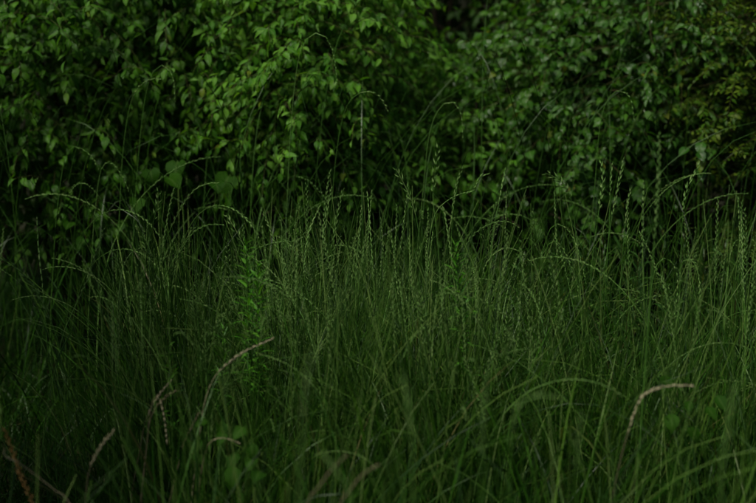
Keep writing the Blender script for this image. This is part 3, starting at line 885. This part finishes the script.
# ------------------------------------------------------------------ uncountable meadow grass
def build_meadow():
    r = np.random.default_rng(5)
    # feet in tufts
    feet = []
    while len(feet) < 600:
        y = r.uniform(1.75, 4.45); x = r.uniform(-2.2, 2.2)
        if r.random() > dens(x, y): continue
        feet.append((x, y))
    Pb, Wb, Tb, Ps, Rs, Ts = [], [], [], [], [], []
    for (x, y) in feet:
        h = tall(x, y)
        inview = abs(x) < 0.32 * y
        nb = int(r.integers(15, 29)) if inview else 16
        wide = r.random() < (0.45 if y < 3.3 else 0.22)
        taz, tl = r.uniform(0, 2 * PI), abs(r.normal(0, 0.14))
        for j in range(nb):
            f = np.array([x + r.normal(0, 0.05), y + r.normal(0, 0.05), -0.01])
            az = taz + r.normal(0, 1.2)
            L = h * r.uniform(0.3, 0.9)
            Pb.append(blade_line(f, az, L, r.uniform(0.02, 0.25) + tl, r.uniform(0.1, 1.5) * (0.5 + r.random()), 9, r.normal(0, 0.4)))
            w = r.uniform(0.0014, 0.003) if wide else r.uniform(0.0007, 0.0016)
            Wb.append(np.array([0.7, 0.9, 1, 1, 0.95, 0.85, 0.7, 0.42, 0.03]) * w)
            Tb.append(min(0.999, abs(r.normal(0.3, 0.27) if not wide else r.normal(0.6, 0.25))))
        for j in range(int(r.integers(5, 13))):
            f = np.array([x + r.normal(0, 0.055), y + r.normal(0, 0.055), -0.01])
            line = blade_line(f, taz + r.normal(0, 0.9), h * r.uniform(0.6, 1.0), tl * 0.5 + r.uniform(0, 0.12), r.uniform(0.0, 0.5) if r.random() < 0.7 else r.uniform(0.5, 1.8), 9)
            Ps.append(line); Rs.append(np.linspace(0.0015, 0.0007, 9)); Ts.append(r.random() ** 1.7 * 0.95)
    V, A, F = ribbons(np.array(Pb), np.array(Wb), np.array(Tb))
    sp = Soup(); sp.add(V, A, None, F)
    tag(link('meadow_grass', sp.mesh('meadow_grass', M['grass'])), 'dense mass of long green grass blades filling the foreground meadow', 'grass', kind='stuff')
    V, A, F = tubes(np.array(Ps), np.array(Rs), np.array(Ts))
    sp = Soup(); sp.add(V, A, None, F)
    tag(link('grass_stems', sp.mesh('grass_stems', M['stem'])), 'countless bare pale green grass stems standing among the blades', 'grass', kind='stuff')
    # seed stalks beyond the ones built singly
    sh = Soup(); ss = Soup()
    n = 0
    while n < 170:
        y = r.uniform(2.9, 4.4); x = r.uniform(-2.2, 2.2)
        if r.random() > dens(x, y): continue
        n += 1
        kd = kinds[int(r.integers(0, len(kinds)))]
        v = VARIANTS[kd][int(r.integers(0, len(VARIANTS[kd])))]
        a = r.uniform(0, 2 * PI); s = tall(x, y) * r.uniform(0.62, 0.95)
        Rz = np.array([[math.cos(a), -math.sin(a), 0], [math.sin(a), math.cos(a), 0], [0, 0, 1]])
        for src, dst in ((v[4], ss), (v[5], sh)):
            base = 0
            VV = np.concatenate(src.V) @ Rz.T * s + np.array([x, y, -0.005])
            AA = np.concatenate(src.A).copy(); AA[:, 2] = (AA[:, 2] + r.random()) % 1
            dst.add(VV, AA, np.concatenate(src.F3) if src.F3 else None, np.concatenate(src.F4) if src.F4 else None)
    tag(link('distant_seed_heads', sh.mesh('distant_seed_heads', M['seed'])), 'countless small green seed heads deep within the meadow', 'grass', kind='stuff')
    tag(link('distant_seed_stems', ss.mesh('distant_seed_stems', M['stem'])), 'countless thin stems that carry the small seed heads', 'grass', kind='stuff')
    # long soft blades that grow through the foot of the hedge and hang out of it
    Ph, Wh, Th = [], [], []
    for i in range(700):
        y = r.uniform(4.1, 4.4); x = r.uniform(-2.1, 2.1)
        line = curved_stalk(r, r.uniform(0.85, 1.6), r.uniform(0.0, 0.09), r.uniform(1.6, 3.1), r.uniform(2.5, 4.5), 16, None, 0.03)
        Ph.append(line + np.array([x, y, -0.01]))
        Wh.append(np.array([0.7, 0.8, 0.9, 0.95, 1, 1, 1, 1, 1, .95, .9, .8, .7, .55, .35, 0.03]) * r.uniform(0.0007, 0.0013)); Th.append(min(0.96, abs(r.normal(0.62, 0.1))))
    V, A, F = ribbons(np.array(Ph), np.array(Wh), np.array(Th))
    sp = Soup(); sp.add(V, A, None, F)
    tag(link('hedge_grass', sp.mesh('hedge_grass', M['stem'])), 'thin arching grass blades hanging before the hedge leaves', 'grass', kind='stuff')
    # short dark grass over the soil
    Pt, Wt, Tt = [], [], []
    for i in range(20000):
        y = r.uniform(1.9, 7.0) if i % 3 else r.uniform(1.9, 4.2); x = r.uniform(-2.6, 2.6) if i % 3 else r.uniform(-1.3, -0.35)
        if i >= 15000: x, y = r.uniform(-2.0, -0.6), r.uniform(4.2, 6.8)
        Pt.append(blade_line(np.array([x, y, -0.01]), r.uniform(0, 2 * PI), r.uniform(0.1, 0.34), r.uniform(0.05, 0.6), r.uniform(0.2, 1.6), 6))
        Wt.append(np.array([0.7, 1, 1, 0.9, 0.6, 0.05]) * r.uniform(0.0008, 0.0022)); Tt.append(min(0.8, abs(r.normal(0.2, 0.25))))
    V, A, F = ribbons(np.array(Pt), np.array(Wt), np.array(Tt))
    sp = Soup(); sp.add(V, A, None, F)
    tag(link('low_grass', sp.mesh('low_grass', M['grass'])), 'short dark grass covering the soil beneath the tall stalks', 'grass', kind='stuff')
    # dead thatch near the soil
    Pt, Wt, Tt = [], [], []
    for i in range(5200):
        y = r.uniform(1.6, 4.9); x = r.uniform(-2.3, 2.3)
        Pt.append(blade_line(np.array([x, y, r.uniform(0, 0.05)]), r.uniform(0, 2 * PI), r.uniform(0.12, 0.4), r.uniform(0.7, 1.45), r.uniform(0, 0.5), 6))
        Wt.append(np.array([0.7, 1, 1, 0.9, 0.6, 0.05]) * r.uniform(0.0008, 0.002)); Tt.append(r.random())
    V, A, F = ribbons(np.array(Pt), np.array(Wt), np.array(Tt))
    sp = Soup(); sp.add(V, A, None, F)
    tag(link('thatch', sp.mesh('thatch', M['thatch'])), 'brown dead grass lying matted on the soil', 'thatch', kind='stuff')


build_meadow()


# ------------------------------------------------------------------ leafy weeds
def weed(label, top, r_seed, mat, n=34, length=0.26, size=(0.035, 0.055), group=None, kind='lance', up=0.7):
    r = np.random.default_rng(r_seed)
    top = np.array(top)
    foot = np.array([top[0] + r.normal(0, 0.03), top[1] + r.normal(0, 0.03), -0.005])
    t = thing('leafy_weed', label, 'weed', foot, group)
    line = smooth_line([foot * 0, (top - foot) * 0.5 + np.array([r.normal(0, 0.01), r.normal(0, 0.01), 0]), top - foot], 16)
    V, A, F = tubes(line[None], np.linspace(0.0022, 0.001, 16)[None], r.random(1), 5)
    sp = Soup(); sp.add(V, A, None, F)
    link('stem', sp.mesh('stem', M['stem'] if mat == 'weed' else M['twig']), t)
    H_ = np.linalg.norm(top - foot)
    nv = len(TEMPLATES[kind])
    for i in range(n):
        q = 1 - (i / n) ** 1.1 * min(0.9, length / H_) - 0.004
        f = q * 15; i0 = min(int(f), 14)
        p = line[i0] * (1 - (f - i0)) + line[i0 + 1] * (f - i0)
        a = i * 2.4 + r.normal(0, 0.25)
        up_ = up * (1.6 - 1.3 * (i / n)) + r.normal(0, 0.12)
        ax = np.array([math.cos(a), math.sin(a), up_])
        R = frames(ax[None], np.array([[0, 0, 1.0]]) + r.normal(0, 0.15, (1, 3)))[0]
        s = r.uniform(*size) * (0.55 + 0.6 * min(1, i / (n * 0.35)))
        o = link('leaf', leaf_mesh(kind, int(r.integers(0, nv)), mat), t)
        o.matrix_basis = rotm(R, p, s)
    return t


weed('bright green leafy weed with narrow leaves, left of centre in the meadow', at(246, 243, 3.3), 1, 'weed', 84, 0.36, (0.03, 0.05))
weed('lower bright narrow leaved weed beside the bright leafy one', at(258, 262, 3.28), 2, 'weed', 66, 0.3, (0.028, 0.045))
weed('bright green leafy weed among the seed stalks at the centre', at(455, 243, 3.4), 3, 'weed', 70, 0.32, (0.03, 0.048))
weed('small fresh leafy weed to the left below the arching grass', at(168, 346, 3.2), 4, 'weed', 26, 0.2, (0.025, 0.04))
weed('small fresh leafy weed above the bleached seed head', at(224, 326, 3.25), 5, 'weed', 22, 0.2, (0.025, 0.04))
WEEDS = [(522, 240, 4.05), (541, 250, 4.1), (560, 236, 4.15), (583, 244, 4.1), (603, 232, 4.15), (622, 228, 4.2), (640, 236, 4.12), (662, 228, 4.18), (686, 226, 4.2), (706, 232, 4.15), (725, 225, 4.2), (628, 262, 3.95), (600, 270, 3.95), (560, 275, 3.95), (660, 275, 3.98), (500, 258, 4.1), (742, 236, 4.1)]
for i, (u, v, Y) in enumerate(WEEDS):
    row = 'rear' if Y > 4.0 else 'front'
    us = sorted(q[0] for q in WEEDS if (q[2] > 4.0) == (Y > 4.0))
    weed('dark leafy weed in the %s row of the thicket at right, %s' % (row, ORD[us.index(u)]), at(u, v, Y), 20 + i, 'weed_dark', 44, 0.34, (0.035, 0.055), group='dark leafy weeds at right, %s row' % row)


def broad_plant(label, foot, tops, seed, mat, size, kind, name='broad_leaved_plant', cat='plant'):
    """each leaf on a stalk from the foot to a traced place"""
    r = np.random.default_rng(seed)
    foot = np.array(foot)
    t = thing(name, label, cat, foot)
    for i, p in enumerate(tops):
        p = np.array(p) - foot
        mid = p * 0.55 + np.array([r.normal(0, 0.015), r.normal(0, 0.015), 0.06])
        V, A, F = tubes(smooth_line([np.zeros(3), mid, p], 12)[None], np.linspace(0.0018, 0.001, 12)[None], r.random(1), 4)
        sp = Soup(); sp.add(V, A, None, F)
        link('leaf_stalk', sp.mesh('leaf_stalk', M['stem']), t)
        ax = np.array([r.normal(0, 0.4), -0.75, -0.45 + r.normal(0, 0.25)])
        R = frames(ax[None], np.array([[r.normal(0, 0.25), -0.5, 1.0]]))[0]
        o = link('leaf', leaf_mesh(kind, int(r.integers(0, len(TEMPLATES[kind]))), mat), t)
        o.matrix_basis = rotm(R, p, size * r.uniform(0.8, 1.2))
    return t


def gpt(u, Y):
    p = at(u, 400, Y)
    return (p.x, Y, -0.005)


broad_plant('low plant with broad pale leaves at the bottom left of centre', gpt(252, 2.95), [at(247, 425, 2.9), at(250, 440, 2.85), at(256, 452, 2.85), at(235, 462, 2.85), at(262, 470, 2.82), at(240, 448, 2.95), at(225, 430, 2.95)], 1, 'leaf_heart', 0.05, 'round')
broad_plant('low broad leaved plant in the shade left of the pale one', gpt(205, 3.05), [at(210, 420, 3.0), at(200, 436, 3.0), at(222, 418, 3.05), at(192, 450, 2.95)], 2, 'leaf_heart', 0.048, 'round')
broad_plant('broad leaved plant behind the bleached bent head at lower right', gpt(690, 3.05), [at(690, 398, 3.0), at(672, 410, 3.0), at(705, 404, 3.0), at(684, 425, 2.95), at(662, 372, 3.05), at(715, 392, 3.0)], 3, 'leaf_heart', 0.05, 'round')
CLIMB = 'bindweed'
broad_plant('climbing plant with large heart shaped leaves at the left hedge foot', gpt(155, 4.4), [at(150, 168, 4.32), at(166, 176, 4.36), at(178, 160, 4.4), at(138, 198, 4.36)], 4, 'leaf_heart', 0.066, 'heart', 'climbing_plant')
broad_plant('climbing plant with heart shaped leaves beneath the bright shrub', gpt(222, 4.38), [at(216, 182, 4.3), at(231, 174, 4.36)], 5, 'leaf_heart', 0.066, 'heart', 'climbing_plant')
broad_plant('single heart leaved climber low in the dark left hedge', gpt(72, 4.3), [at(70, 222, 4.2), at(86, 238, 4.24)], 6, 'leaf_heart', 0.058, 'heart', 'climbing_plant')
broad_plant('pale bluish leaved plant at the right foot of the hedge', gpt(702, 4.45), [at(703, 140, 4.4), at(698, 150, 4.38), at(706, 158, 4.38), at(690, 146, 4.4), at(712, 148, 4.42), at(700, 165, 4.4)], 7, 'leaf_gloss', 0.055, 'round')
